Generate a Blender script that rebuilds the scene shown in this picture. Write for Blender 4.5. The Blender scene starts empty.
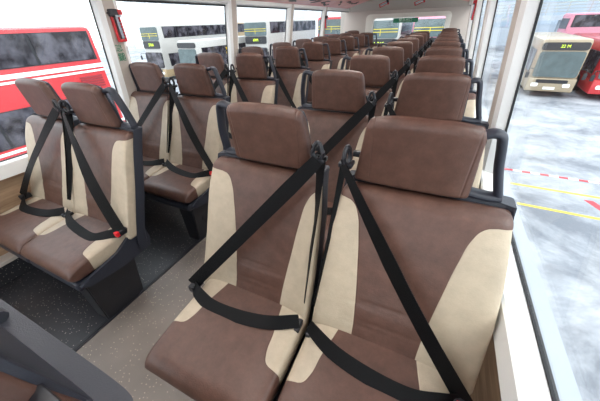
import bpy, bmesh, math, random
from mathutils import Vector, Matrix
random.seed(7)
S = bpy.context.scene
COL = S.collection
CZ = 1.36                       # camera height above the upper deck floor
# ------------------------------------------------------------------ camera
F_PX, YAW, PITCH, ROLL = 267.8, 0.4625, 0.5840, -0.0383
cam = bpy.data.cameras.new('camera')
cam.sensor_fit = 'HORIZONTAL'; cam.sensor_width = 36; cam.lens = 36*F_PX/600; cam.clip_start = .02; cam.clip_end = 500
co = bpy.data.objects.new('camera', cam); COL.objects.link(co)
cy, sy, cp, sp = math.cos(YAW), math.sin(YAW), math.cos(PITCH), math.sin(PITCH)
fwd = Vector((-sy*cp, cy*cp, -sp)); rt = Vector((cy, sy, 0)); up = rt.cross(fwd)
r2 = rt*math.cos(ROLL)+up*math.sin(ROLL); u2 = up*math.cos(ROLL)-rt*math.sin(ROLL)
co.matrix_world = Matrix((( r2.x, u2.x, -fwd.x, 0), (r2.y, u2.y, -fwd.y, 0), (r2.z, u2.z, -fwd.z, CZ), (0, 0, 0, 1)))
S.camera = co
# ------------------------------------------------------------------ sky, light, exposure
w = bpy.data.worlds.new('overcast_sky'); S.world = w; w.use_nodes = True
nt = w.node_tree; bg = nt.nodes['Background']
tc = nt.nodes.new('ShaderNodeTexCoord'); sx = nt.nodes.new('ShaderNodeSeparateXYZ'); rp = nt.nodes.new('ShaderNodeValToRGB')
nt.links.new(tc.outputs['Generated'], sx.inputs[0]); nt.links.new(sx.outputs['Z'], rp.inputs[0]); nt.links.new(rp.outputs[0], bg.inputs[0])
rp.color_ramp.elements[0].position = 0; rp.color_ramp.elements[0].color = (.93, .96, 1, 1)
rp.color_ramp.elements[1].position = .6; rp.color_ramp.elements[1].color = (.86, .93, 1, 1)
bg.inputs[1].default_value = 1.5
sl = bpy.data.lights.new('sun', 'SUN'); sl.energy = .9; sl.angle = math.radians(25); sl.color = (1, .97, .92)
so = bpy.data.objects.new('sun', sl); COL.objects.link(so)
so.rotation_euler = Vector((-.75, .35, -.9)).to_track_quat('-Z', 'Y').to_euler()
S.view_settings.view_transform = 'Standard'; S.view_settings.look = 'None'
S.view_settings.exposure = 1.05; S.view_settings.gamma = 1

# ------------------------------------------------------------------ materials
def srgb(r, g, b):
    f = lambda c: (c/255/12.92) if c/255 <= .04045 else ((c/255+.055)/1.055)**2.4
    return (f(r), f(g), f(b), 1)
class N:
    def __init__(s, name):
        s.m = bpy.data.materials.new(name); s.m.use_nodes = True; s.t = s.m.node_tree; s.b = s.t.nodes['Principled BSDF']
    def n(s, typ, **k):
        x = s.t.nodes.new(typ)
        for a, b in k.items(): setattr(x, a, b)
        return x
    def l(s, a, b): s.t.links.new(a, b)
    def math(s, op, a, b=None, clamp=False):
        x = s.n('ShaderNodeMath', operation=op, use_clamp=clamp)
        for i, v in enumerate((a, b)):
            if v is None: continue
            if isinstance(v, (int, float)): x.inputs[i].default_value = v
            else: s.l(v, x.inputs[i])
        return x.outputs[0]
    def mix(s, f, a, b):
        x = s.n('ShaderNodeMix', data_type='RGBA')
        for i, v in ((0, f), (6, a), (7, b)):
            if isinstance(v, (int, float, tuple)): x.inputs[i].default_value = v
            else: s.l(v, x.inputs[i])
        return x.outputs[2]
def simple(name, col, rough=.5, metal=0, noise=0, nscale=8, bump=0, bscale=200, emit=None, spec=None):
    k = N(name); b = k.b
    b.inputs['Roughness'].default_value = rough; b.inputs['Metallic'].default_value = metal
    if spec is not None: b.inputs['Specular IOR Level'].default_value = spec
    if noise:
        c = k.n('ShaderNodeTexCoord'); t = k.n('ShaderNodeTexNoise'); t.inputs['Scale'].default_value = nscale; t.inputs['Detail'].default_value = 6
        k.l(c.outputs['Object'], t.inputs[0])
        f = k.math('MULTIPLY_ADD', t.outputs[0], noise*2); k.t.nodes[-1].inputs[2].default_value = 1-noise
        x = k.n('ShaderNodeVectorMath', operation='SCALE'); x.inputs[0].default_value = col[:3]; k.l(f, x.inputs['Scale']); k.l(x.outputs[0], b.inputs['Base Color'])
    else: b.inputs['Base Color'].default_value = col
    if bump:
        t2 = k.n('ShaderNodeTexNoise'); t2.inputs['Scale'].default_value = bscale; c2 = k.n('ShaderNodeTexCoord'); k.l(c2.outputs['Object'], t2.inputs[0])
        bp = k.n('ShaderNodeBump'); bp.inputs['Strength'].default_value = bump; bp.inputs['Distance'].default_value = .002
        k.l(t2.outputs[0], bp.inputs['Height']); k.l(bp.outputs[0], b.inputs['Normal'])
    if emit:
        b.inputs['Emission Color'].default_value = emit[0]; b.inputs['Emission Strength'].default_value = emit[1]
    return k.m
BROWN = srgb(90, 63, 53); CREAM = srgb(184, 169, 147)
def leather(name, mode, off=0):
    """mode: plain | back (cream wings as a function of height) | cushion (cream rear corners)"""
    k = N(name); b = k.b
    c = k.n('ShaderNodeTexCoord'); sep = k.n('ShaderNodeSeparateXYZ'); k.l(c.outputs['Object'], sep.inputs[0])
    n1 = k.n('ShaderNodeTexNoise'); n1.inputs['Scale'].default_value = 22; n1.inputs['Detail'].default_value = 7; n1.inputs['Roughness'].default_value = .65
    k.l(c.outputs['Object'], n1.inputs[0])
    ax = k.math('ABSOLUTE', k.math('SUBTRACT', sep.outputs['X'], off))
    seam = None
    if mode == 'plain':
        mask = 0.0
        m = k.math('SUBTRACT', 1, 1)
        mask = m
        d = k.math('ABSOLUTE', k.math('SUBTRACT', ax, .122)); seam = d
    else:
        cv = k.n('ShaderNodeFloatCurve')
        pts = BACK_C if mode == 'back' else CUSH_C
        src = sep.outputs['Z'] if mode == 'back' else k.math('ADD', sep.outputs['Y'], 1.0)
        cm = cv.mapping; cu = cm.curves[0]
        while len(cu.points) > 2: cu.points.remove(cu.points[0])
        cu.points[0].location = pts[0]; cu.points[-1].location = pts[-1]
        for p in pts[1:-1]: cu.points.new(*p)
        cm.update(); k.l(src, cv.inputs['Value'])
        dd = k.math('SUBTRACT', ax, cv.outputs[0])
        mask = k.math('MULTIPLY', dd, 900, True)
        seam = k.math('ABSOLUTE', dd)
    br = k.n('ShaderNodeValToRGB'); k.l(n1.outputs[0], br.inputs[0])
    br.color_ramp.elements[0].position = .3; br.color_ramp.elements[0].color = tuple(x*.72 for x in BROWN[:3])+(1,)
    br.color_ramp.elements[1].position = .75; br.color_ramp.elements[1].color = tuple(x*1.3 for x in BROWN[:3])+(1,)
    cr = k.n('ShaderNodeValToRGB'); k.l(n1.outputs[0], cr.inputs[0])
    cr.color_ramp.elements[0].position = .3; cr.color_ramp.elements[0].color = tuple(x*.88 for x in CREAM[:3])+(1,)
    cr.color_ramp.elements[1].position = .75; cr.color_ramp.elements[1].color = tuple(x*1.08 for x in CREAM[:3])+(1,)
    col = k.mix(mask, br.outputs[0], cr.outputs[0])
    # thread line right beside the seam
    k.l(col, b.inputs['Base Color'])
    b.inputs['Roughness'].default_value = .43
    b.inputs['Specular IOR Level'].default_value = .5
    groove = k.math('MULTIPLY', seam, 260, True)
    n2 = k.n('ShaderNodeTexNoise'); n2.inputs['Scale'].default_value = 260; n2.inputs['Detail'].default_value = 3; k.l(c.outputs['Object'], n2.inputs[0])
    n3 = k.n('ShaderNodeTexNoise'); n3.inputs['Scale'].default_value = 16; n3.inputs['Detail'].default_value = 3; k.l(c.outputs['Object'], n3.inputs[0])
    h = k.math('ADD', k.math('MULTIPLY', n2.outputs[0], .35), k.math('MULTIPLY', groove, 1.0))
    h = k.math('ADD', h, k.math('MULTIPLY', n3.outputs[0], 1.5))
    bp = k.n('ShaderNodeBump'); bp.inputs['Strength'].default_value = .45; bp.inputs['Distance'].default_value = .003
    k.l(h, bp.inputs['Height']); k.l(bp.outputs[0], b.inputs['Normal'])
    return k.m
BACK_C = [(0, .10), (.45, .10), (.52, .102), (.6, .110), (.69, .122), (.80, .138), (.868, .154), (.897, .174), (.906, .200), (.912, .30), (1, .3)]
CUSH_C = [(0, .3), (.585, .3), (.597, .215), (.606, .175), (.63, .160), (.70, .148), (.80, .126), (.90, .11), (1, .1)]
M = {}
M['leather'] = leather('brown_leather', 'plain'); M['back'] = {q: leather('brown_cream_backrest_leather', 'back', q) for q in (0, .014, .020)}; M['cush'] = leather('brown_cream_cushion_leather', 'cushion')
M['plastic'] = simple('blue_black_plastic', srgb(43, 46, 56), .45, bump=.25, bscale=500)
M['dark'] = simple('black_plastic', srgb(34, 35, 40), .4, bump=.15)
M['steel'] = simple('brushed_steel', srgb(150, 152, 158), .3, 1)
M['redp'] = simple('red_plastic', srgb(205, 30, 40), .35)
M['white'] = simple('white_panel', srgb(246, 246, 243), .5, noise=.03)
M['beige'] = simple('warm_grey_panel', srgb(196, 186, 176), .6, noise=.03, bump=.1)
M['rubber'] = simple('black_rubber', srgb(26, 27, 30), .6)
def web():
    k = N('black_webbing'); c = k.n('ShaderNodeTexCoord'); wv = k.n('ShaderNodeTexWave'); wv.inputs['Scale'].default_value = 160; wv.bands_direction = 'DIAGONAL'
    k.l(c.outputs['Object'], wv.inputs[0]); k.b.inputs['Base Color'].default_value = srgb(8, 8, 10); k.b.inputs['Roughness'].default_value = .55
    k.b.inputs['Specular IOR Level'].default_value = .18
    bp = k.n('ShaderNodeBump'); bp.inputs['Strength'].default_value = .4; bp.inputs['Distance'].default_value = .001; k.l(wv.outputs[0], bp.inputs['Height']); k.l(bp.outputs[0], k.b.inputs['Normal'])
    return k.m
M['web'] = web()
def speck(name, base, lo, hi, rough):
    k = N(name); c = k.n('ShaderNodeTexCoord'); n = k.n('ShaderNodeTexNoise'); n.inputs['Scale'].default_value = 3; n.inputs['Detail'].default_value = 8
    k.l(c.outputs['Object'], n.inputs[0])
    r = k.n('ShaderNodeValToRGB'); k.l(n.outputs[0], r.inputs[0]); r.color_ramp.elements[0].position = .3; r.color_ramp.elements[1].position = .75
    r.color_ramp.elements[0].color = lo; r.color_ramp.elements[1].color = base
    v = k.n('ShaderNodeTexVoronoi'); v.inputs['Scale'].default_value = 80; k.l(c.outputs['Object'], v.inputs[0])
    sp_ = k.math('LESS_THAN', v.outputs['Distance'], .18)
    rnd = k.math('GREATER_THAN', k.n('ShaderNodeSeparateColor').outputs[0], .45); sc_ = rnd.node.inputs[0].links[0].from_node; k.l(v.outputs['Color'], sc_.inputs[0])
    f = k.math('MULTIPLY', sp_, rnd)
    k.l(k.mix(f, r.outputs[0], hi), k.b.inputs['Base Color']); k.b.inputs['Roughness'].default_value = rough
    return k.m
M['aisle'] = speck('grey_brown_speckled_vinyl', srgb(134, 124, 116), srgb(108, 99, 92), srgb(200, 185, 165), .42)
M['floor'] = speck('charcoal_speckled_vinyl', srgb(52, 52, 56), srgb(36, 36, 40), srgb(165, 160, 150), .4)
def wood():
    k = N('light_oak_laminate'); c = k.n('ShaderNodeTexCoord'); mp = k.n('ShaderNodeMapping'); mp.inputs['Scale'].default_value = (3, 2.5, 30); k.l(c.outputs['Object'], mp.inputs[0])
    n = k.n('ShaderNodeTexNoise'); n.inputs['Scale'].default_value = 1.6; n.inputs['Detail'].default_value = 8; k.l(mp.outputs[0], n.inputs[0])
    r = k.n('ShaderNodeValToRGB'); k.l(n.outputs[0], r.inputs[0]); r.color_ramp.elements[0].position = .3; r.color_ramp.elements[1].position = .72
    r.color_ramp.elements[0].color = srgb(140, 110, 84); r.color_ramp.elements[1].color = srgb(192, 162, 130)
    k.l(r.outputs[0], k.b.inputs['Base Color']); k.b.inputs['Roughness'].default_value = .5
    return k.m
M['wood'] = wood()
def glass():
    k = N('window_glass'); o = k.t.nodes['Material Output']
    t = k.n('ShaderNodeBsdfTransparent'); t.inputs[0].default_value = (.96, .98, .98, 1)
    g = k.n('ShaderNodeBsdfGlossy'); g.inputs['Roughness'].default_value = .02
    fr = k.n('ShaderNodeLayerWeight'); fr.inputs[0].default_value = .5
    ff = k.math('ADD', k.math('MULTIPLY', k.math('POWER', fr.outputs['Facing'], 5), .30), .025)
    x = k.n('ShaderNodeMixShader'); k.l(ff, x.inputs[0]); k.l(t.outputs[0], x.inputs[1]); k.l(g.outputs[0], x.inputs[2]); k.l(x.outputs[0], o.inputs[0])
    return k.m
M['glass'] = glass()

# ------------------------------------------------------------------ mesh helpers
def obj(name, bm, mat=None, parent=None, smooth=False, angle=35):
    me = bpy.data.meshes.new(name)
    bmesh.ops.recalc_face_normals(bm, faces=bm.faces)
    bm.to_mesh(me); bm.free()
    if mat is not None:
        for m in (mat if isinstance(mat, (list, tuple)) else [mat]): me.materials.append(m)
    if smooth:
        me.polygons.foreach_set('use_smooth', [True]*len(me.polygons))
        me.set_sharp_from_angle(angle=math.radians(angle))
    o = bpy.data.objects.new(name, me); COL.objects.link(o)
    if parent: o.parent = parent
    return o
def bmn(): return bmesh.new()
def box(bm, x0, x1, y0, y1, z0, z1, mi=0, bev=0):
    vs = [bm.verts.new((x, y, z)) for z in (z0, z1) for y in (y0, y1) for x in (x0, x1)]
    fs = [bm.faces.new([vs[i] for i in f]) for f in ((0, 2, 3, 1), (4, 5, 7, 6), (0, 1, 5, 4), (2, 6, 7, 3), (0, 4, 6, 2), (1, 3, 7, 5))]
    for f in fs: f.material_index = mi
    if bev:
        es = list({e for f in fs for e in f.edges})
        r = bmesh.ops.bevel(bm, geom=es, offset=bev, segments=2, profile=.5, affect='EDGES')
        for f in r['faces']: f.material_index = mi
    return vs
def prism(bm, poly, axis, a, b, mi=0):
    """closed 2D polygon extruded along an axis between a and b"""
    def P(p, t):
        return (t, p[0], p[1]) if axis == 'x' else (p[0], t, p[1]) if axis == 'y' else (p[0], p[1], t)
    v0 = [bm.verts.new(P(p, a)) for p in poly]; v1 = [bm.verts.new(P(p, b)) for p in poly]
    n = len(poly); fs = [bm.faces.new(v0), bm.faces.new(v1[::-1])]
    for i in range(n): fs.append(bm.faces.new((v0[i], v1[i], v1[(i+1) % n], v0[(i+1) % n])))
    for f in fs: f.material_index = mi
    return fs
def loft(bm, rings, cap=True):
    R = [[bm.verts.new(p) for p in r] for r in rings]; n = len(R[0])
    for a, b in zip(R, R[1:]):
        for i in range(n): bm.faces.new((a[i], a[(i+1) % n], b[(i+1) % n], b[i]))
    if cap: bm.faces.new(R[0][::-1]); bm.faces.new(R[-1])
def tube(bm, pts, rx, ry=None, seg=10, ref=(0, 1, 0), cap=True):
    """tube along points, elliptical: rx along ref-normal, ry along ref"""
    ry = ry or rx; P = [Vector(p) for p in pts]; rings = []
    for i, p in enumerate(P):
        t = (P[min(i+1, len(P)-1)]-P[max(i-1, 0)]).normalized()
        r = Vector(ref); v = (r-t*r.dot(t)).normalized(); u = t.cross(v)
        rings.append([p+u*rx*math.cos(a)+v*ry*math.sin(a) for a in (2*math.pi*j/seg for j in range(seg))])
    loft(bm, rings, cap)
def smoothpath(pts, n=6):
    P = [Vector(p) for p in pts]; P = [2*P[0]-P[1]]+P+[2*P[-1]-P[-2]]; out = []
    for i in range(1, len(P)-2):
        for k in range(n):
            t = k/n; a, b, c, d = P[i-1:i+3]
            out.append(.5*((2*b)+(c-a)*t+(2*a-5*b+4*c-d)*t*t+(3*b-a-3*c+d)*t**3))
    out.append(P[-2]); return out
def ribbon(bm, pts, wdirs, width, th=.0025):
    """flat strap: pts centre line, wdirs width direction per point"""
    P = [Vector(p) for p in pts]; rings = []
    for i, p in enumerate(P):
        t = (P[min(i+1, len(P)-1)]-P[max(i-1, 0)]).normalized()
        wd = Vector(wdirs[i]); wd = (wd-t*wd.dot(t)).normalized(); nn = t.cross(wd).normalized()
        wv = width[i] if isinstance(width, (list, tuple)) else width
        a, b = wd*wv/2, nn*th/2
        rings.append([p-a-b, p+a-b, p+a+b, p-a+b])
    loft(bm, rings)
def lerp(xs, ys, x):
    if x <= xs[0]: return ys[0]
    for i in range(1, len(xs)):
        if x <= xs[i]:
            t = (x-xs[i-1])/(xs[i]-xs[i-1]); return ys[i-1]+t*(ys[i]-ys[i-1])
    return ys[-1]
def se(a, n):
    c, s = math.cos(a), math.sin(a)
    return math.copysign(abs(c)**(2/n), c), math.copysign(abs(s)**(2/n), s)
def tag(o, label=None, cat=None, group=None, kind=None):
    if label: o['label'] = label
    if cat: o['category'] = cat
    if group: o['group'] = group
    if kind: o['kind'] = kind
    return o
def empty(name, loc=(0, 0, 0), rz=0):
    o = bpy.data.objects.new(name, None); COL.objects.link(o); o.location = loc; o.rotation_euler.z = rz; o.empty_display_size = .1
    return o
def copy_tree(o, parent=None):
    c = o.copy(); COL.objects.link(c)
    if parent: c.parent = parent
    for ch in list(o.children): copy_tree(ch, c)
    return c
def struct(name, bm, mat, smooth=False):
    o = obj(name, bm, mat, None, smooth); o['kind'] = 'structure'; return o

# ------------------------------------------------------------------ bus interior shell
Y0, Y1 = -1.25, 7.35            # front and rear of the saloon
def xl(z): return -2.335+.135*(z-.70)      # left glass plane leans inward
def xr(z): return .350-.10*(z-.70)         # right glass plane
ZS, ZT = .705, 1.545            # glass bottom and top
bm = bmn(); box(bm, -2.4, .42, Y0, Y1+.1, -.12, -.012); struct('floor', bm, M['floor'])
bm = bmn(); box(bm, -1.375, -.60, Y0, Y1-.9, -.012, .004); struct('floor_aisle', bm, M['aisle'])
for nm, x0, x1 in (('trim_1', -1.405, -1.372), ('trim_2', -.603, -.570)):
    bm = bmn(); box(bm, x0, x1, Y0, Y1-.9, -.012, .010, bev=.003); box(bm, x0+.011, x1-.011, Y0, Y1-.9, .008, .013); struct(nm, bm, M['dark'])
bm = bmn(); box(bm, -2.4, .42, Y0, Y1+.1, -.010, 0); struct('floor_footwell', bm, M['floor']).location.z = -.003
# lower walls with the oak laminate, sill boards, header boards
def side(nm, xf, sg, xin_s):
    bm = bmn(); prism(bm, [(xf(.64)-sg*-.0, -.0), (xf(.64), .66), (xf(.64)+sg*.012, .66), (xf(.64)+sg*.012, 0)], 'y', Y0, Y1)
    struct('wall_'+nm, bm, M['wood'])
    # sill: a bright horizontal top and a grey vertical face
    bm = bmn(); prism(bm, [(xin_s, .62), (xin_s, ZS-.006), (xin_s+sg*.008, ZS), (xf(ZS)+sg*.008, ZS), (xf(ZS)+sg*.008, .62)], 'y', Y0, Y1)
    struct('trim_sill_'+nm, bm, M['white'])
    bm = bmn(); prism(bm, [(xf(ZS)-sg*.004, ZS-.001), (xf(ZS)-sg*.003, ZS+.005), (xf(ZS)+sg*.008, ZS+.005), (xf(ZS)+sg*.008, ZS-.001)], 'y', Y0, Y1)
    struct('trim_seal_'+nm, bm, M['rubber'])
    bm = bmn(); prism(bm, [(xf(ZT)-sg*.03, ZT+.01), (xf(ZT)+sg*.06, ZT), (xf(ZT)+sg*.06, 1.80), (xf(ZT)-sg*.05, 1.80), (xf(ZT)-sg*.05, 1.59), (xf(ZT)-sg*.045, ZT+.02)], 'y', Y0, Y1)
    struct('trim_header_'+nm, bm, M['white'])
    bm = bmn(); prism(bm, [(xf(ZT)-sg*.008, ZT-.008), (xf(ZT)-sg*.008, ZT+.004), (xf(ZT)+sg*.012, ZT+.004), (xf(ZT)+sg*.012, ZT-.008)], 'y', Y0, Y1)
    struct('trim_headseal_'+nm, bm, M['rubber'])
    bm = bmn(); box(bm, min(xf(.64), xf(.64)-sg*.09), max(xf(.64), xf(.64)-sg*.09), Y0, Y1, .13, .155, bev=.004); box(bm, min(xf(.64), xf(.64)-sg*.075), max(xf(.64), xf(.64)-sg*.075), Y0, Y1, 0, .13, mi=1)
    struct('baseboard_'+nm, bm, [M['beige'], M['floor']])
side('left', xl, -1, xl(ZS)+.052); side('right', xr, 1, xr(ZS)-.062)
# pillars between the side windows (white chamfered frame, warm grey cover)
PIL = [-.02, 1.42, 2.84, 4.26, 5.68]
npn = 0
for nm, xf, sg in (('left', xl, -1), ('right', xr, 1)):
    for i, y in enumerate(PIL):
        y0, y1 = (y, y+.17) if sg < 0 else (y+.06, y+.27)
        bm = bmn(); lo, hi = [], []
        prof = [(0, -.006), (0, .006), (.012, .042), (.045, .056), (.165 if sg > 0 else .125, .056), (y1-y0-.012, .042), (y1-y0, .006), (y1-y0, -.006)]
        for z, L in ((ZS-.005, lo), (1.60, hi)):
            for (dy, dx) in prof: L.append(bm.verts.new((xf(z)-sg*dx, y0+dy, z)))
        n = len(prof)
        for j in range(n):
            f = bm.faces.new((lo[j], lo[(j+1) % n], hi[(j+1) % n], hi[j])); f.material_index = 1 if j in (3, 4) else 0
            if j == 3: f.material_index = 1
            if j == 4: f.material_index = 0
        bm.faces.new(lo[::-1]); bm.faces.new(hi)
        npn += 1; struct('trim_pillar_%d' % npn, bm, [M['white'], M['beige']])
        bm = bmn()
        for yy in (y0-.006, y1):
            v = []
            for z in (ZS, ZT):
                for dy in (0, .006):
                    for dx in (-.004, .005): v.append(bm.verts.new((xf(z)-sg*dx, yy+dy, z)))
            for f in ((0, 1, 3, 2), (4, 6, 7, 5), (0, 4, 5, 1), (2, 3, 7, 6), (0, 2, 6, 4), (1, 5, 7, 3)): bm.faces.new([v[q] for q in f])
        struct('trim_pillar_seal_%d' % npn, bm, M['rubber'])
    # panes
    ed = PIL+[Y1-.2]
    segs = [(Y0, PIL[0])]+[(ed[i]+(.17 if sg < 0 else .27), ed[i+1]+(.0 if sg < 0 or i == len(PIL)-1 else .06)) for i in range(len(PIL))]
    for i, (a, b) in enumerate(segs):
        bm = bmn(); v = []
        for z in (ZS+.002, ZT-.002):
            for yy in (a, b):
                for dx in (0, .005): v.append(bm.verts.new((xf(z)+sg*dx, yy, z)))
        for f in ((0, 1, 3, 2), (4, 6, 7, 5), (0, 4, 5, 1), (2, 3, 7, 6), (0, 2, 6, 4), (1, 5, 7, 3)): bm.faces.new([v[q] for q in f])
        struct('window_%d' % (i+1+(6 if sg > 0 else 0)), bm, M['glass'])
# ceiling and coves
bm = bmn(); box(bm, -2.4, .42, Y0, Y1+.1, 1.80, 1.88); struct('ceiling', bm, M['white'])
def cove_mat():
    k = N('red_poster_print'); c = k.n('ShaderNodeTexCoord'); n = k.n('ShaderNodeTexNoise'); n.inputs['Scale'].default_value = 2.2; k.l(c.outputs['Object'], n.inputs[0])
    r = k.n('ShaderNodeValToRGB'); k.l(n.outputs[0], r.inputs[0]); r.color_ramp.elements[0].position = .35; r.color_ramp.elements[1].position = .7
    r.color_ramp.elements[0].color = srgb(216, 118, 114); r.color_ramp.elements[1].color = srgb(228, 166, 164)
    k.l(r.outputs[0], k.b.inputs['Base Color']); k.b.inputs['Roughness'].default_value = .35; return k.m
M['cove'] = cove_mat()
for nm, a, b, sg in (('left', (-2.17, 1.60), (-1.62, 1.745), 1), ('right', (.20, 1.60), (-.33, 1.745), -1)):
    bm = bmn(); prism(bm, [a, b, (b[0], b[1]+.012), (a[0], a[1]+.012)], 'y', Y0, 7.1); struct('trim_cove_'+nm, bm, M['cove'])
bm = bmn(); box(bm, -1.62, -.33, Y0, 7.1, 1.745, 1.80); struct('ceiling_centre', bm, M['white'])
# rear wall with its raised window surround
RX0, RX1, RZ0, RZ1 = -1.62, -.13, .78, 1.392
bm = bmn()
box(bm, -2.4, RX0, Y1, Y1+.06, 0, 1.8); box(bm, RX1, .42, Y1, Y1+.06, 0, 1.8); box(bm, RX0, RX1, Y1, Y1+.06, 0, RZ0); box(bm, RX0, RX1, Y1, Y1+.06, RZ1, 1.8)
prism(bm, [(7.1, 1.80), (7.1, 1.70), (Y1, 1.54), (Y1, 1.80)], 'x', -2.28, .31)
struct('wall_rear', bm, M['beige'])
bm = bmn()
def rrect(x0, x1, z0, z1, r, n=6):
    o = []
    for cx, cz, a0 in ((x1-r, z1-r, 0), (x0+r, z1-r, 90), (x0+r, z0+r, 180), (x1-r, z0+r, 270)):
        for k in range(n+1): a = math.radians(a0+90*k/n); o.append((cx+r*math.cos(a), cz+r*math.sin(a)))
    return o
ro, ri = rrect(RX0-.17, RX1+.10, RZ0-.09, RZ1+.085, .09), rrect(RX0, RX1, RZ0, RZ1, .05)
rings = [[(x, yy, z) for x, z in R_] for R_, yy in ((ro, Y1), (ro, Y1-.025), (ri, Y1-.045), (ri, Y1+.06))]
loft(bm, rings, cap=False); struct('window_13_surround', bm, simple('ivory_surround', srgb(232, 228, 216), .5))
bm = bmn(); box(bm, RX0, RX1, Y1+.03, Y1+.036, RZ0, RZ1); struct('window_13', bm, M['glass'])
# windscreen end behind the camera: low front wall and two pillars
bm = bmn(); box(bm, -2.4, .42, Y0-.06, Y0, 0, .62); box(bm, -2.4, .42, Y0-.06, Y0, 1.62, 1.8); box(bm, -1.02, -.96, Y0-.06, Y0, .62, 1.62); struct('wall_front', bm, M['beige'])
bm = bmn(); box(bm, -2.36, .38, Y0-.04, Y0-.034, .62, 1.62); struct('window_14', bm, M['glass'])
# glowing strips added along the ceiling to brighten the cabin
lm = simple('added_lamp_diffuser', (1, 1, 1, 1), .4, emit=((1, .97, .93, 1), 14))
for i, x in enumerate((-1.45, -.5)):
    for j, y in enumerate((.3, 1.9, 3.5, 5.1)):
        t = empty('added_ceiling_light', (x, y, 1.745))
        bm = bmn(); box(bm, -.045, .045, -.6, .6, -.012, 0, bev=.003); obj('housing', bm, M['white'], t)
        bm = bmn(); box(bm, -.032, .032, -.58, .58, -.016, -.011); obj('diffuser', bm, lm, t)
        tag(t, 'long white lamp strip added for brightness on the %s edge of the ceiling, %s from the front' % (('left', 'right')[i], ('nearest', 'second', 'third', 'farthest')[j]), 'ceiling light', 'added lamp strips')

# ------------------------------------------------------------------ seats
FZ = [.33, .40, .44, .56, .67, .86, .945, 1.2]; FY = [-.235, -.225, -.215, -.165, -.12, -.05, -.012, .0]
def front(z): return lerp(FZ, FY, z)
def g(x, s): return math.exp(-(x/s)**2)
C_ = dict(st=1, he=0, hd=0, lo=None, k=1, off=0, cf=-.535, cz=0, hy=0, hx=0, view=None)     # per column: cushion front, cushion height, hip, headrest shift
def make_backrest(parent, k):
    """k=+1: outer side is +x"""
    bm = bmn(); rings = []; n = 64; lev = 110; z0, z1 = .415, .938
    for i in range(lev+1):
        t = i/lev; z = z0+(z1-z0)*t
        so_ = lerp([.42, .6, .9], [.260, .254, .246], z); si = lerp([.42, .6, .8, .93], [.2245, .2245, .214, .196], z)
        if C_['lo']: so_ = lerp([.42, .65, .76, .9], C_['lo'], z)
        e = 1
        if z > z1-.030: e = math.sqrt(max(0, 1-((z-(z1-.030))/.030)**2))
        if z < z0+.02: e = math.sqrt(max(0, 1-(((z0+.02)-z)/.02)**2))
        sh = .028*(1-e)
        ring = []
        for j in range(n):
            c, s = se(2*math.pi*j/n, 5.5)
            hw = (so_ if c*k > 0 else si)-sh*.9
            x = c*hw; u = abs(c)
            th = .036*max(e, .12)
            yb = front(z)+.036
            y = yb+s*th
            if s < 0:
                y -= .016*u**3*min(1, (z1-z)/.12)*(1 if z > .45 else .4)              # side bolsters
                y += .006*(1-u*u)                                   # dished middle
                inn = max(0, 1-(x/.125)**2)
                zc = .60-.018*(x/.12)**2; zc2 = .535-.03*(x/.12)**2
                y += .0035*g(z-zc, .006)*(inn > 0)*min(1, inn*3)+.002*g(z-zc2, .005)*(inn > 0)*min(1, inn*3)
                y -= .006*g(z-.57, .035)*inn
            ring.append((x, y, z))
        rings.append(ring)
    loft(bm, rings); return obj('backrest', bm, M['back'][C_['off']], parent, True, 60)
def make_headrest(parent):
    bm = bmn(); rings = []; n = 56; lev = 60; z0, z1 = .944, 1.159
    for i in range(lev+1):
        t = i/lev; e = 1
        if t > .86: e = math.sqrt(max(0, 1-((t-.86)/.14)**2))
        if t < .09: e = math.sqrt(max(0, 1-((.09-t)/.09)**2))
        hw = .150-.011*t-.012*(1-e)
        ring = []
        for j in range(n):
            c, s = se(2*math.pi*j/n, 5.5)
            x = c*(hw if c*C_['k'] > 0 else .166-.030*t-.012*(1-e))
            zz = z0+(z1-z0)*t-(.010*(abs(x)/.13)**4*t)-.003*t*(x/.13)**2
            yf = .008-.026*t; yk = .064-.034*t; ym = (yf+yk)/2; hd = (yk-yf)/2
            y = ym+s*hd*max(e, .08)
            if s < 0: y += -.006*(1-c*c)
            ring.append((x+C_['hx'], y, zz))
        rings.append(ring)
    loft(bm, rings); return obj('headrest', bm, M['leather'], parent, True, 60)
def make_shell(parent, k):
    bm = bmn(); rings = []; n = 40
    zs = [.335, .345, .37, .42, .5, .6, .7, .8, .88, .92, .943, .952, .958, .99, 1.04, 1.09, 1.12, 1.136, 1.145, 1.149]
    for z in zs:
        if z < .945: ho, hi = lerp([.3, .6, .9], [.263, .258, .250], z), lerp([.42, .6, .8, .93], [.2255, .2255, .216, .199], z)
        else: ho = hi = .150-.012*(z-.945)/.2
        if z < .945 and C_['lo']: ho = lerp([.42, .65, .76, .9], C_['lo'], z)+.003
        if z > 1.085: ho = hi = .140-.014*((z-1.085)/.064)**2.5
        if .943 < z < .955: ho = hi = .17
        e = 1
        if z < .36: e = .6
        if z > 1.145: e = .6
        ring = []
        for j in range(n):
            c, s = se(2*math.pi*j/n, 7)
            x = c*(ho if c*k > 0 else hi)
            th = (.023 if z < .945 else .009)*e
            off = .082 if z < .945 else .068
            if z >= .945: off -= .034*(z-.945)/.2
            y = front(z)+off+s*th
            if s < 0 and abs(c) > .93 and z < .95: y -= .026*(abs(c)-.93)/.07    # flanges hugging the sides
            zz = z-(.014*(abs(x)/.139)**3 if z > 1.085 else 0)
            ring.append((x, y, zz))
        rings.append(ring)
    loft(bm, rings); return obj('seat_shell', bm, M['plastic'], parent, True, 40)
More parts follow.
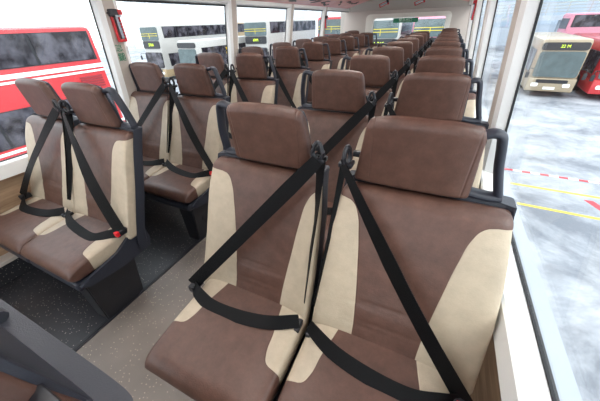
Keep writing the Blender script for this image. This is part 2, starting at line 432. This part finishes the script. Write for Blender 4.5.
def make_cushion(parent):
    bm = bmn(); rings = []; n = 48; lev = 50; y0, y1 = C_['cf'], -.165
    for i in range(lev+1):
        t = i/lev; y = y0+(y1-y0)*t; e = 1
        if t < .14: e = math.sqrt(max(0, 1-((.14-t)/.14)**2))
        if t > .95: e = math.sqrt(max(0, 1-((t-.95)/.05)**2))
        top = .450+.024*t-.012*(1-t)**3+C_['cz']; bot = .350+C_['cz']
        hw = .2255-.012*(1-e)
        zc, hh = (top+bot)/2, (top-bot)/2
        ring = []
        for j in range(n):
            c, s = se(2*math.pi*j/n, 5)
            z = zc+s*hh*max(e, .1)
            if s > 0: z += .008*abs(c)**3*min(1, t*3)-.006*(1-c*c)*t
            ring.append((c*hw, y, z))
        rings.append(ring)
    loft(bm, rings); return obj('seat_cushion', bm, M['cush'], parent, True, 60)
def make_pan(parent, k):
    bm = bmn(); box(bm, -.218, .218, -.50, -.14, .305, .352, bev=.012)
    xo = k*.2305; a, b = sorted((xo, xo+k*.016))
    prism(bm, [(-.46, .322), (-.28, .30), (-.12, .31), (-.105, .36), (-.115, .47), (-.17, .462), (-.29, .395), (-.44, .368), (-.49, .350)], 'x', a, b)
    return obj('seat_pan', bm, M['plastic'], parent)
def make_handle(parent, k):
    bm = bmn(); h = C_['hd']; e = h*.8+C_['he']
    p = smoothpath([(k*.115, .040, 1.108+e), (k*(.140+h), .038, 1.112+e), (k*(.160+h), .038, 1.118+e), (k*(.176+h), .039, 1.112+e), (k*(.184+h), .042, 1.088+e), (k*(.197+h), .050, 1.04), (k*(.209+h*.6), .058, .99), (k*(.217+h*.3), .062, .958)], 5)
    tube(bm, p, .0115, .019, 12)
    p = smoothpath([(k*.222, .062, .950), (k*.19, .060, .948), (k*.15, .060, .952), (k*.11, .060, .960)], 4)
    tube(bm, p, .013, .022, 12)
    return obj('grab_handle', bm, M['plastic'], parent, True, 50)
def make_belt(parent, k):
    s = -k                                             # inner side sign
    root = None
    bm = bmn()                                         # shoulder strap
    gp = Vector((s*.196, -.012, 1.012)); hip = Vector((k*.250, -.262+C_['hy'], .492))
    P, W = [], []
    for i in range(13):
        t = i/12; p = gp.lerp(hip, t); p.y -= .028*math.sin(math.pi*t)
        if t < .35: p.y -= .012*(1-t/.35)
        P.append(p); d = hip-gp; wv = Vector((d.z, 0, -d.x)).normalized(); wv = wv+Vector((0, .25*math.sin(math.pi*t), 0))
        if C_['view']:
            w2 = d.cross(Vector(C_['view'])).normalized(); w2 = w2 if w2.dot(wv) > 0 else -w2; wv = wv.lerp(w2, min(1, t*1.3))
        W.append(wv)
    ribbon(bm, P, W, [.050*min(1, C_['st']+i*.12) for i in range(13)])
    sb = obj('seat_belt', bm, M['web'], parent, True, 50)
    bm = bmn()                                         # lap strap
    ctrl = [hip+Vector((-k*.004, -.002, -.004)), Vector((k*.20, hip.y-.025, .480+C_['cz'])), Vector((k*.12, -.305, .468+C_['cz'])), Vector((0, -.30, .468+C_['cz'])), Vector((s*.12, -.28, .478+C_['cz'])), Vector((s*.218, -.240, .492+C_['cz']))]
    P = smoothpath(ctrl, 5); W = []
    for i in range(len(P)):
        t = i/(len(P)-1); m_ = min(1, t*2.5, (1-t)*4)
        W.append(Vector((0, .55+.35*m_, .85-.45*m_)))
    ribbon(bm, P, W, .046); obj('lap_strap', bm, M['web'], sb, True, 50)
    bm = bmn()                                         # slack webbing hanging behind the guide
    P = smoothpath([(s*.198, .0, 1.015), (s*.203, -.028, .93), (s*.208, -.080, .80), (s*.212, -.13, .69), (s*.218, -.195, .55)], 4)
    W = [Vector((1, -s*(.5+1.4*i/len(P)), 0)) for i in range(len(P))]
    ribbon(bm, P, W, [C_['st']*(.056-.046*i/len(P)) for i in range(len(P))]); obj('hanging_webbing', bm, M['web'], sb, True, 50)
    bm = bmn()                                         # guide ring on a short bracket
    ring = [(s*(.190+(.018 if k < 0 else .005)*math.cos(a)*(1 if math.sin(a) < .2 else .7)), -.008-(0 if k < 0 else .016)*math.cos(a), 1.030+.032*math.sin(a)*(1 if math.sin(a) > 0 else .7)) for a in (2*math.pi*i/20 for i in range(21))]
    tube(bm, ring, .007, .008, 8, cap=False)
    box(bm, min(s*.128, s*.184), max(s*.128, s*.184), .030, .046, 1.016, 1.034, bev=.004)
    box(bm, min(s*.172, s*.214), max(s*.172, s*.214), -.016, .022, .996, 1.012, bev=.004)
    tube(bm, [(s*.180, -.012, 1.024), (s*.180, .04, 1.024)], .009, .009, 10)
    obj('belt_guide', bm, M['dark'], sb, True, 40)
    bm = bmn()                                         # buckle on the outer or inner hip
    box(bm, s*.214-.009, s*.214+.009, -.262, -.215, .462, .484, bev=.004)
    obj('belt_stalk', bm, M['dark'], sb)
    bm = bmn(); box(bm, k*.240-.016, k*.240+.012, hip.y-.022, hip.y+.036, .468, .500, bev=.005)
    if k > 0: box(bm, k*.240-.010, k*.240+.014, hip.y-.026, hip.y-.008, .476, .503, mi=1, bev=.003)
    bk = obj('buckle', bm, [M['dark'], M['redp']], sb)
    return sb
def make_pedestal(parent, k):
    bm = bmn()
    v = []
    for z, y0, y1, xa, xb in ((.0, -.462, -.235, .07, .178), (.31, -.470, -.205, .07, .205)):
        for y in (y0, y1):
            for x in (xa, xb): v.append(bm.verts.new((k*x, y, z)))
    for f in ((0, 1, 3, 2), (4, 6, 7, 5), (0, 4, 5, 1), (2, 3, 7, 6), (0, 2, 6, 4), (1, 5, 7, 3)): bm.faces.new([v[q] for q in f])
    bmesh.ops.bevel(bm, geom=bm.edges[:], offset=.006, segments=2, affect='EDGES')
    tube(bm, [(k*.17, -.345, .17), (k*.196, -.345, .17)], .05, .05, 24, ref=(0, 0, 1))
    obj('pedestal', bm, M['dark'], parent)
    bm = bmn(); box(bm, min(k*.19, -k*.218), max(k*.19, -k*.218), -.42, -.36, .262, .308, bev=.006); obj('support_beam', bm, M['dark'], parent)
def make_seat(k, ped):
    t = empty('bus_seat')
    make_cushion(t); make_backrest(t, k); make_headrest(t); make_shell(t, k); make_pan(t, k); make_handle(t, k); make_belt(t, k)
    make_pedestal(t, k)
    bm = bmn(); box(bm, -.218, .218, -.42, -.36, .262, .308, bev=.006); prism(bm, [(-.44, .22), (-.34, .22), (-.30, .31), (-.48, .31)], 'x', min(k*.218, k*.258), max(k*.218, k*.258))
    obj('wall_bracket', bm, M['dark'], t)
    return t
protos = {}
for (k, ped), cfg in {(1, True): dict(cf=-.508, cz=.004, hy=.03, hx=0, off=0, hd=.014, lo=None, st=.9, view=(1.4, -.6, .7)), (-1, False): dict(cf=-.508, cz=.004, hy=.02, hx=0, off=0, hd=.014, st=.9, lo=None, view=None),
                      (-1, True): dict(cf=-.552, cz=.014, hy=0, hx=0, off=.014, hd=.022, st=.8, lo=None, view=None), (1, False): dict(cf=-.545, cz=.010, hy=0, hx=-.006, off=.020, hd=-.008, st=.42, he=.016, lo=[.286, .285, .276, .256], view=None)}.items():
    C_.update(cfg); C_['k'] = k; a = make_seat(k, ped)
    drop = ('wall_bracket',) if ped else ('pedestal', 'support_beam')
    for ch in list(a.children):
        if ch.name.split('.')[0] in drop: bpy.data.objects.remove(ch)
    protos[(k, ped)] = a
used = set()
def place(k, ped, loc, label, group):
    key = (k, ped)
    o = protos[key] if key not in used else copy_tree(protos[key])
    used.add(key); o.location = loc
    return tag(o, label, 'bus seat', group)
ORD = ['nearest the camera', 'second row back', 'third row back', 'fourth row back', 'fifth row back', 'sixth row back', 'seventh row back', 'eighth row back', 'ninth row back']
YR, YL, PT = .715, .785, .72
XRA, XRW, XLA, XLW = -.476, -.004, -1.564, -2.017
for n in range(9):
    y = YR+PT*n
    place(-1, True, (XRA, y, 0), 'brown and cream leather seat on the aisle, right-hand double row, '+ORD[n], 'right-hand aisle seats')
    place(1, False, (XRW, y, 0), 'brown and cream leather seat beside the right-hand windows, '+ORD[n], 'right-hand window seats')
for n in range(9):
    y = YL+PT*n
    place(1, True, (XLA, y, 0), 'brown and cream leather seat on the aisle, left-hand double row, '+ORD[n], 'left-hand aisle seats')
    place(-1, False, (XLW, y, 0), 'brown and cream leather seat beside the left-hand windows, '+ORD[n], 'left-hand window seats')
# the seat just in front of the camera, cut by the lower left corner
place(-1, True, (XRA, YR-PT-.045, 0), 'dark shelled seat side cut off by the bottom left corner of the photo', 'right-hand aisle seats')

C_.update(dict(off=0, lo=None, cf=-.53, cz=0, k=1))
# last row: five seats against the rear wall, the three middle ones without headrests
yb = 7.05
o = place(-1, False, (XLW+.03, yb-.03, .03), 'raised rear bench seat with headrest in the left rear corner', 'rear bench seats')
o = place(1, False, (XRW+.0, yb-.03, .03), 'raised rear bench seat with headrest in the right rear corner', 'rear bench seats')
low = None
for i, x in enumerate((-1.48, -.99, -.50)):
    if low is None:
        low = empty('bench_seat'); make_cushion(low); make_backrest(low, 1); bm = bmn(); box(bm, -.225, .225, -.5, .0, 0, .35, bev=.01); obj('bench_base', bm, M['dark'], low); o = low
    else: o = copy_tree(low)
    o.location = (x, yb-.03, .0)
    tag(o, 'low backed rear bench seat without headrest, %s of the three under the rear window' % ('left', 'middle', 'right')[i], 'bus seat', 'rear bench seats')

# ------------------------------------------------------------------ emergency hammers
def cyl(bm, a, b, r, seg=14, r2=None):
    a, b = Vector(a), Vector(b); d = (b-a).normalized(); ref = Vector((0, 0, 1)) if abs(d.z) < .8 else Vector((1, 0, 0))
    u = d.cross(ref).normalized(); v = d.cross(u); r2 = r if r2 is None else r2
    loft(bm, [[a+u*r*math.cos(t)+v*r*math.sin(t) for t in (2*math.pi*j/seg for j in range(seg))], [b+u*r2*math.cos(t)+v*r2*math.sin(t) for t in (2*math.pi*j/seg for j in range(seg))]])
def hammer(loc, rz, label, tilt=0):
    t = empty('emergency_hammer', loc, rz); t.rotation_euler.y = tilt; t.scale = (.88,)*3
    bm = bmn(); box(bm, -.038, -.024, -.022, 0, -.115, .06, bev=.003); box(bm, .024, .038, -.022, 0, -.115, .06, bev=.003); box(bm, -.038, .038, -.022, 0, -.128, -.108, bev=.003); box(bm, -.038, .038, -.014, 0, .04, .052)
    obj('holder', bm, M['redp'], t)
    bm = bmn(); box(bm, -.010, .010, -.034, -.002, -.105, .05, bev=.004)
    for k in range(6): box(bm, -.016, .016, -.036, -.008, -.095+k*.02, -.089+k*.02)
    obj('handle', bm, M['steel'], t)
    bm = bmn(); box(bm, -.050, .020, -.046, -.002, .045, .098, bev=.010); cyl(bm, (-.05, -.024, .07), (-.068, -.024, .07), .014, r2=.003)
    h = obj('hammer_head', bm, M['dark'], t)
    bm = bmn(); box(bm, .012, .052, -.050, -.004, .058, .094, bev=.008); obj('clip', bm, M['redp'], h)
    bm = bmn(); box(bm, -.020, .034, -.050, -.045, .044, .056); obj('seal_tag', bm, M['steel'], h)
    return tag(t, label, 'emergency hammer', 'emergency hammers')
z = 1.40; hammer((xl(z)+.057, 1.42+.085+.02, z), math.radians(90), 'red emergency hammer with black head on the nearest left window pillar')
z = 1.38; hammer((xl(z)+.057, 5.68+.085, z), math.radians(90), 'small red and black emergency hammer on the farthest left window pillar')
z = 1.44; hammer((xr(z)-.057, 4.26+.17, z), math.radians(-90), 'red emergency hammer high on a right window pillar')
hammer((-1.36, 7.085, 1.650), 0, 'red hammer lying sideways above the rear window, left of the two', math.radians(70))
hammer((-.66, 7.085, 1.650), 0, 'red hammer lying sideways above the rear window, right of the two', math.radians(70))

# ------------------------------------------------------------------ writing
def text(name, body, size, loc, rot, mat, parent=None, ext=.001, align='CENTER', space=1.0):
    c = bpy.data.curves.new(name, 'FONT'); c.body = body; c.size = size; c.extrude = ext; c.align_x = align; c.align_y = 'CENTER'; c.space_line = space
    tmp = bpy.data.objects.new('tmp', c); COL.objects.link(tmp)
    dg = bpy.context.evaluated_depsgraph_get(); me = bpy.data.meshes.new_from_object(tmp.evaluated_get(dg))
    bpy.data.objects.remove(tmp); bpy.data.curves.remove(c)
    me.materials.clear(); me.materials.append(mat)
    o = bpy.data.objects.new(name, me); COL.objects.link(o); o.location = loc; o.rotation_euler = rot
    if parent: o.parent = parent
    return o
gm = simple('green_vinyl', srgb(30, 125, 90), .5)
z = 1.25
o = text('pillar_lettering', '緊\n急\n鎚', .060, (xl(z)+.058, 1.42+.075, z), (math.radians(90), math.radians(7.7*0), math.radians(90)), gm, space=1.05)
tag(o, 'green vertical lettering on the left pillar just below the red hammer', 'lettering')
t = empty('exit_sign', (-.93, 7.37, 1.345)); bm = bmn(); box(bm, -.26, .26, -.004, 0, -.042, .042); obj('sign_panel', bm, gm, t)
text('sign_lettering', '緊急出口', .07, (0, -.006, 0), (math.radians(90), 0, 0), simple('pale_lettering', srgb(225, 240, 225), .5), t)
tag(t, 'green exit sign stuck on the top edge of the rear window', 'sign')
# black brush marks printed on the red coves
inkm = simple('black_ink', srgb(24, 20, 22), .5)
random.seed(3)
def mark(a, b, y, s, label, sc=1.0):
    """brush mark in the sloping cove plane from a to b; s across, y along"""
    ax = Vector((b[0]-a[0], 0, b[1]-a[1])); ln = ax.length; ax.normalize(); nrm = Vector((ax.z, 0, -ax.x));
    if nrm.z > 0: nrm = -nrm
    org = Vector((a[0], y, a[1]))+ax*s*ln
    bm = bmn()
    for k in range(4):
        c = (random.uniform(-.02, .14)*sc, random.uniform(-.2, .2)*sc); d = random.uniform(-.35, .35); l = random.uniform(.10, .24)*sc; wd = random.uniform(.02, .038)*sc*1.3
        n = 7; up_, dn = [], []
        for i in range(n):
            t = i/(n-1); u = (t-.5)*l; wv = wd*(.35+math.sin(math.pi*min(1, t*1.15)))
            yy = c[1]+u*math.cos(d); ss = c[0]+u*math.sin(d)+.015*math.sin(3*t)
            for L, e in ((up_, wv/2), (dn, -wv/2)): L.append(org+ax*(ss+e)+Vector((0, yy, 0)))
        vs = [[bm.verts.new(p+nrm*h) for p in up_+dn[::-1]] for h in (.0005, .003)]
        m = len(vs[0]); bm.faces.new(vs[0]); bm.faces.new(vs[1][::-1])
        for i in range(m): bm.faces.new((vs[0][i], vs[1][i], vs[1][(i+1) % m], vs[0][(i+1) % m]))
    o = obj('printed_character', bm, inkm); return tag(o, label, 'lettering', 'black characters on the red ceiling coves')
A, B = (-2.17, 1.60), (-1.62, 1.745)
for i, (y, s) in enumerate(((3.3, .1), (4.0, .2), (4.75, .25), (5.4, .15), (6.05, .25), (6.7, .3))):
    mark(A, B, y, s, 'black brush character on the left red ceiling cove, %s from the front' % ('first', 'second', 'third', 'fourth', 'fifth', 'sixth')[i], 1.15)
for i, y in enumerate((4.9, 5.8, 6.6)): mark((.20, 1.60), (-.33, 1.745), y, .35, 'black brush character on the right red ceiling cove, %s from the front' % ('first', 'second', 'third')[i], 1.1)

# ------------------------------------------------------------------ outside: yard, buses, buildings
GZ = -2.6
def ground_mat():
    k = N('stained_concrete'); c = k.n('ShaderNodeTexCoord'); n = k.n('ShaderNodeTexNoise'); n.inputs['Scale'].default_value = .55; n.inputs['Detail'].default_value = 12; n.inputs['Roughness'].default_value = .72
    n.inputs['Distortion'].default_value = .3; k.l(c.outputs['Object'], n.inputs[0])
    r = k.n('ShaderNodeValToRGB'); k.l(n.outputs[0], r.inputs[0]); r.color_ramp.elements[0].position = .38; r.color_ramp.elements[1].position = .62
    r.color_ramp.elements[0].color = srgb(112, 116, 124); r.color_ramp.elements[1].color = srgb(176, 179, 184)
    k.l(r.outputs[0], k.b.inputs['Base Color']); k.b.inputs['Roughness'].default_value = .7; return k.m
bm = bmn(); box(bm, -90, 90, -40, 90, GZ-.2, GZ); struct('ground', bm, ground_mat())
bm = bmn(); box(bm, -2.6, 2.42, -20, 9.3, GZ, GZ+.004); tag(struct('trim_pale_strip', bm, simple('pale_ground_strip', srgb(152, 158, 166), .6, noise=.06, nscale=2)))  # paler strip of ground under and alongside the bus
ym = simple('yellow_road_paint', srgb(226, 200, 70), .6, noise=.12, nscale=5)
for (a, b), lb in ((((2.45, 8.45), (12, 8.2)), 'thin yellow line on the concrete just before the red and white striped line'), (((2.45, 7.35), (12, 7.0)), 'nearer thin yellow line on the concrete outside the right windows')):
    bm = bmn(); prism(bm, [(a[0], a[1]-.045), (b[0], b[1]-.045), (b[0], b[1]+.045), (a[0], a[1]+.045)], 'z', GZ, GZ+.006); tag(obj('road_line', bm, ym), lb, 'road marking', 'yellow lines on the yard')
t = empty('striped_line', (2.2, 9.4, GZ))
rm, wm = simple('red_road_paint', srgb(205, 60, 70), .6), simple('white_road_paint', srgb(240, 240, 240), .6)
bw, br_ = bmn(), bmn()
for k in range(48): box(br_ if k % 2 else bw, k*.22, k*.22+.22, -.045-k*.008, .045-k*.008, 0, .012)
obj('white_stripes', bw, wm, t); obj('red_stripes', br_, rm, t); tag(t, 'red and white striped line across the concrete yard on the right', 'striped line')
bm = bmn(); prism(bm, [(4.25, 7.45), (4.45, 7.45), (4.15, 8.15), (3.97, 8.15)], 'z', GZ, GZ+.006); tag(obj('road_mark', bm, rm), 'short red painted bar on the concrete beside the yellow lines', 'road marking')

MC = {}
def paint(name, rgb, rough=.25):
    if name not in MC: MC[name] = simple(name, srgb(*rgb), rough)
    return MC[name]
def pane_mat():
    k = N('vehicle_window'); c = k.n('ShaderNodeTexCoord'); n = k.n('ShaderNodeTexNoise'); n.inputs['Scale'].default_value = 1.6; n.inputs['Detail'].default_value = 4; k.l(c.outputs['Object'], n.inputs[0])
    r = k.n('ShaderNodeValToRGB'); sc_ = k.n('ShaderNodeSeparateColor'); k.l(n.outputs['Color'], sc_.inputs[0]); k.l(sc_.outputs[0], r.inputs[0])
    r.color_ramp.elements[0].position = .42; r.color_ramp.elements[1].position = .6; r.color_ramp.elements[0].color = srgb(34, 32, 38); r.color_ramp.elements[1].color = srgb(92, 90, 98); k.b.inputs['Specular IOR Level'].default_value = .3
    k.l(r.outputs[0], k.b.inputs['Base Color']); k.b.inputs['Roughness'].default_value = .12; return k.m
PANE = pane_mat()
SCREEN = simple('windscreen_glass', srgb(82, 96, 98), .1, noise=.45, nscale=2.5, spec=.35)
LED = simple('display_led', srgb(190, 215, 60), .5, emit=(srgb(190, 220, 60), 1.0))
RAIL = paint('yellow_rail', (225, 205, 70))
def bus(kind, label, loc, rz, body, lower, W=2.3, L=11, H=4.25, stripes=None, text_led='', double=True, upper=None, face=None, group='buses parked in the yard'):
    t = empty(kind, (loc[0], loc[1], GZ), rz)
    hw = W/2
    bm = bmn(); box(bm, -hw, hw, 0, L, .28, H, bev=.16)
    # front leans back towards the roof
    for v in bm.verts:
        if v.co.y < L*.1: v.co.y += .25*max(0, v.co.z-1.0)/H*1.4
    obj('body', bm, body, t, True, 40)
    lo_top = .95 if double else 1.0
    bm = bmn(); box(bm, -hw-.012, hw+.012, -.035, L+.012, .30, lo_top, bev=.08); obj('lower_panel', bm, lower, t, True, 40)
    if upper:
        bm = bmn(); box(bm, -hw-.012, hw+.012, .12, L+.012, H*.46, H*.60, bev=.03); obj('waist_band', bm, upper, t)
    def fy(z): return .25*max(0, z-1.0)/H*1.4
    def frontpane(nm, x0, x1, z0, z1, m, parent=t, off=.03, r=.12):
        bm = bmn(); pl = rrect(x0, x1, z0, z1, min(r, (z1-z0)*.4), 4)
        a = [bm.verts.new((x, fy(z)-off, z)) for x, z in pl]; b = [bm.verts.new((x, fy(z)+.05, z)) for x, z in pl]
        n = len(a); bm.faces.new(a); bm.faces.new(b[::-1])
        for i in range(n): bm.faces.new((a[i], b[i], b[(i+1) % n], a[(i+1) % n]))
        return obj(nm, bm, m, parent)
    dk = M['dark']
    if double:
        u = frontpane('upper_windscreen', -hw+.10, hw-.10, H-1.12, H-.16, SCREEN)
        bm = bmn()
        for zz in (H-.62, H-.78): cyl(bm, (-hw+.12, fy(zz)-.045, zz), (hw-.12, fy(zz)-.045, zz), .018, 8)
        cyl(bm, (0, fy(H-.7)-.045, H-1.0), (0, fy(H-.7)-.045, H-.62), .018, 8); obj('handrail', bm, RAIL, u)
        d = frontpane('destination_display', -hw+.12, hw-.12, H-1.72, H-1.16, dk); dz = H-1.44
        frontpane('windscreen', -hw+.10, hw-.10, 1.05, H-2.0, PANE)
    else:
        d = frontpane('destination_display', -hw+.08, hw-.08, H-.52, H-.16, dk); dz = H-.34
        frontpane('windscreen', -hw+.10, hw-.10, 1.05, H-.58, SCREEN)
    if text_led: text('led_text', text_led, .30 if double else .2, (0, fy(dz)-.04, dz), (math.radians(90), 0, 0), LED, d, ext=.003)
    frontpane('licence_plate', -.26, .26, .42, .55, M['white'], off=.06, r=.02)
    frontpane('grille', -.7, .7, .74, .92, dk, off=.05, r=.05)
    for s in (-1, 1):
        frontpane('headlight', s*(hw-.36)-.16, s*(hw-.36)+.16, .55, .74, M['white'], off=.05, r=.06)
        bm = bmn(); tube(bm, smoothpath([(s*(hw-.1), .1, H*.5), (s*(hw+.14), -.16, H*.5+.06), (s*(hw+.16), -.2, H*.5-.12)], 4), .02); box(bm, s*(hw+.16)-.08, s*(hw+.16)+.08, -.25, -.17, H*.5-.42, H*.5-.12, bev=.02); obj('wing_mirror', bm, dk, t)
        for y in (2.6, L-3.2):
            bm = bmn(); cyl(bm, (s*(hw-.24), y, .46), (s*(hw+.02), y, .46), .46, 24); wh = obj('wheel', bm, M['rubber'], t, True)
            bm = bmn(); cyl(bm, (s*(hw+.015), y, .46), (s*(hw+.05), y, .46), .25, 18, .18); obj('hub', bm, M['steel'], wh)
        rows = ([(H-.95, H-.16)] if double else [])+[(1.15, 2.1) if double else (1.2, H-.55)]
        for (za, zb) in rows:
            bm = bmn(); box(bm, s*(hw-.02), s*(hw+.012), 0.72, L-.18, za-.02, zb+.02); obj('window_surround', bm, dk, t)
            nb = 6; y0, y1 = .75, L-.22; st = (y1-y0)/nb
            for q in range(nb):
                bm = bmn(); box(bm, s*(hw-.02), s*(hw+.025), y0+q*st+.04, y0+(q+1)*st-.04, za, zb, bev=.008); obj('side_window', bm, PANE, t)
        if stripes:
            for (za, zb) in stripes:
                bm = bmn(); box(bm, min(s*(hw-.02), s*(hw+.02)), max(s*(hw-.02), s*(hw+.02)), .3, L-.02, za, zb); obj('side_stripe', bm, M['white'], t)
    if double or True:
        bm = bmn(); frontz = (H-1.1, H-.35) if double else (1.5, H-.5); box(bm, -hw+.25, hw-.25, L-.03, L+.03, *frontz, bev=.02); obj('rear_window', bm, PANE, t)
    if stripes:
        bm = bmn()
        for q in range(5): box(bm, hw-.02, hw+.03, L-1.0, L-.25, 2.30+q*.08, 2.35+q*.08)
        obj('engine_grille', bm, paint('grille_red', (150, 50, 56)), t)
    return tag(t, label, 'bus', group)
red = paint('bus_red', (200, 60, 64)); cream = paint('bus_cream', (160, 140, 110)); champagne = paint('bus_champagne', (166, 150, 126)); white = paint('bus_white', (172, 170, 166)); pink = paint('bus_pink', (214, 140, 158)); dred = paint('bus_dark_red', (178, 50, 56))
bus('double_decker_bus', 'red double-decker bus with white side stripes close outside the left windows', (-12.25, -4.4), 0, red, red, 2.5, 11.1, 4.12, stripes=[(2.90, 3.02), (2.78, 2.84), (.98, 1.06), (.84, .88)], text_led='')
bus('double_decker_bus', 'cream double-decker facing us, seen just right of the hammer pillar on the left', (-23.05, 18.5), 0, white, cream, 2.2, 9.5, 4.25, text_led='276A')
bus('double_decker_bus', 'cream double-decker facing us, centred in the second left window beside the striped post', (-15.15, 22.8), 0, white, cream, 2.4, 11, 4.3, text_led='69M')
bus('double_decker_bus', 'cream double-decker facing us, partly hidden by the second left pillar', (-24.0, 28.6), 0, cream, white, 2.4, 10, 4.3, text_led='968')
bus('single_decker_bus', 'low white single-decker parked in front of the cream double-deckers', (-18.2, 17.6), 0, white, cream, 2.0, 7.5, 3.15, double=False)
bus('double_decker_bus', 'red-edged white double-decker seen through the farthest left window', (-8.3, 23), 0, dred, white, 2.4, 11, 4.3, text_led='')
bus('double_decker_bus', 'champagne double-decker seen through the left half of the rear window', (-4.05, 20.5), 0, white, white, 2.4, 11, 4.1, text_led='N269')
bus('double_decker_bus', 'pale pink double-decker seen through the right half of the rear window', (-1.15, 21.5), 0, pink, white, 2.2, 11, 4.1)
bus('single_decker_bus', 'champagne single-decker facing us outside the right window', (5.66, 20.4), math.radians(-4), champagne, champagne, 2.12, 8.5, 2.85, text_led='22 M', double=False)
bus('single_decker_bus', 'red bus at the right edge of the photo beside the champagne one', (8.42, 20.2), math.radians(-4), dred, red, 2.12, 8.5, 2.75, double=False)
bus('double_decker_bus', 'pink and white double-decker standing side on behind the champagne bus', (21.5, 34.5), math.radians(90), pink, pink, 2.5, 12.8, 3.95, upper=white)
t = empty('striped_post', (-16.3, 20.6, GZ)); bm = bmn(); cyl(bm, (0, 0, 0), (0, 0, 2.2), .07, 12); obj('post', bm, dkm := M['dark'], t)
for k in range(4):
    bm = bmn(); prism(bm, [(-.26, 1.35+k*.34), (.26, 1.2+k*.34), (.26, 1.37+k*.34), (-.26, 1.52+k*.34)], 'y', -.10, -.07); obj('yellow_stripe', bm, paint('hazard_yellow', (240, 200, 20)), t)
bm = bmn(); box(bm, -.27, .27, -.075, -.06, 1.1, 2.65); obj('board', bm, dkm, t)
tag(t, 'black and yellow striped hazard board standing left of the middle cream bus', 'hazard board')
# footbridge and depot behind the right-hand buses
t = empty('footbridge', (14, 50, GZ)); st = paint('grey_steelwork', (176, 184, 194), .5)
bm = bmn(); box(bm, -12, 30, -1.5, 1.5, 3.3, 3.8); obj('deck', bm, st, t)
bm = bmn()
for zz in (4.1, 4.4, 4.7, 5.0): box(bm, -12, 30, -1.52, -1.46, zz, zz+.07)
for k in range(22): box(bm, -12+2*k, -11.93+2*k, -1.53, -1.45, 3.8, 5.05)
obj('railing', bm, white, t)
for k in range(5): bm = bmn(); box(bm, -11+9*k, -10.4+9*k, -.3, .3, 0, 3.3); obj('column', bm, st, t)
tag(t, 'long grey footbridge with white railings far behind the right-hand buses', 'footbridge')
def building(label, x0, x1, y0, y1, H, m, wm_, floors, z0=2.5, gap=3.4):
    t = empty('depot_building', ((x0+x1)/2, (y0+y1)/2, GZ)); hx, hy = (x1-x0)/2, (y1-y0)/2
    bm = bmn(); box(bm, -hx, hx, -hy, hy, 0, H); obj('wall', bm, m, t)
    bm = bmn(); box(bm, -hx-.3, hx+.3, -hy-.3, hy+.3, H, H+.6); obj('roof', bm, m, t)
    for f in range(floors):
        zz = z0+f*gap; n = int((x1-x0)/4)
        bm = bmn()
        for k in range(n):
            xx = -hx+.8+k*(x1-x0-1.2)/n; box(bm, xx, xx+(x1-x0)/n-.9, -hy-.06, -hy+.1, zz, zz+1.6)
        obj('window_band', bm, wm_, t)
    return tag(t, label, 'building', 'buildings around the yard')
wb = simple('pale_facade', srgb(236, 238, 240), .7); bw_ = simple('pale_blue_glazing', srgb(170, 186, 202), .2); gb = simple('grey_glazing', srgb(196, 199, 206), .3)
building('long white building with grey window bands behind the left-hand buses', -70, -18, 52, 60, 13, wb, gb, 3, 4.6, 3.2)
building('pale depot building far behind the rear window', -14, 9, 58, 66, 15, simple('grey_facade', srgb(190, 200, 210), .7), bw_, 4, 2.5, 3.2)
building('wide grey-blue depot building behind the footbridge', 12, 75, 64, 72, 16, simple('blue_grey_facade', srgb(170, 182, 196), .7), bw_, 4, 2.5, 3.4)
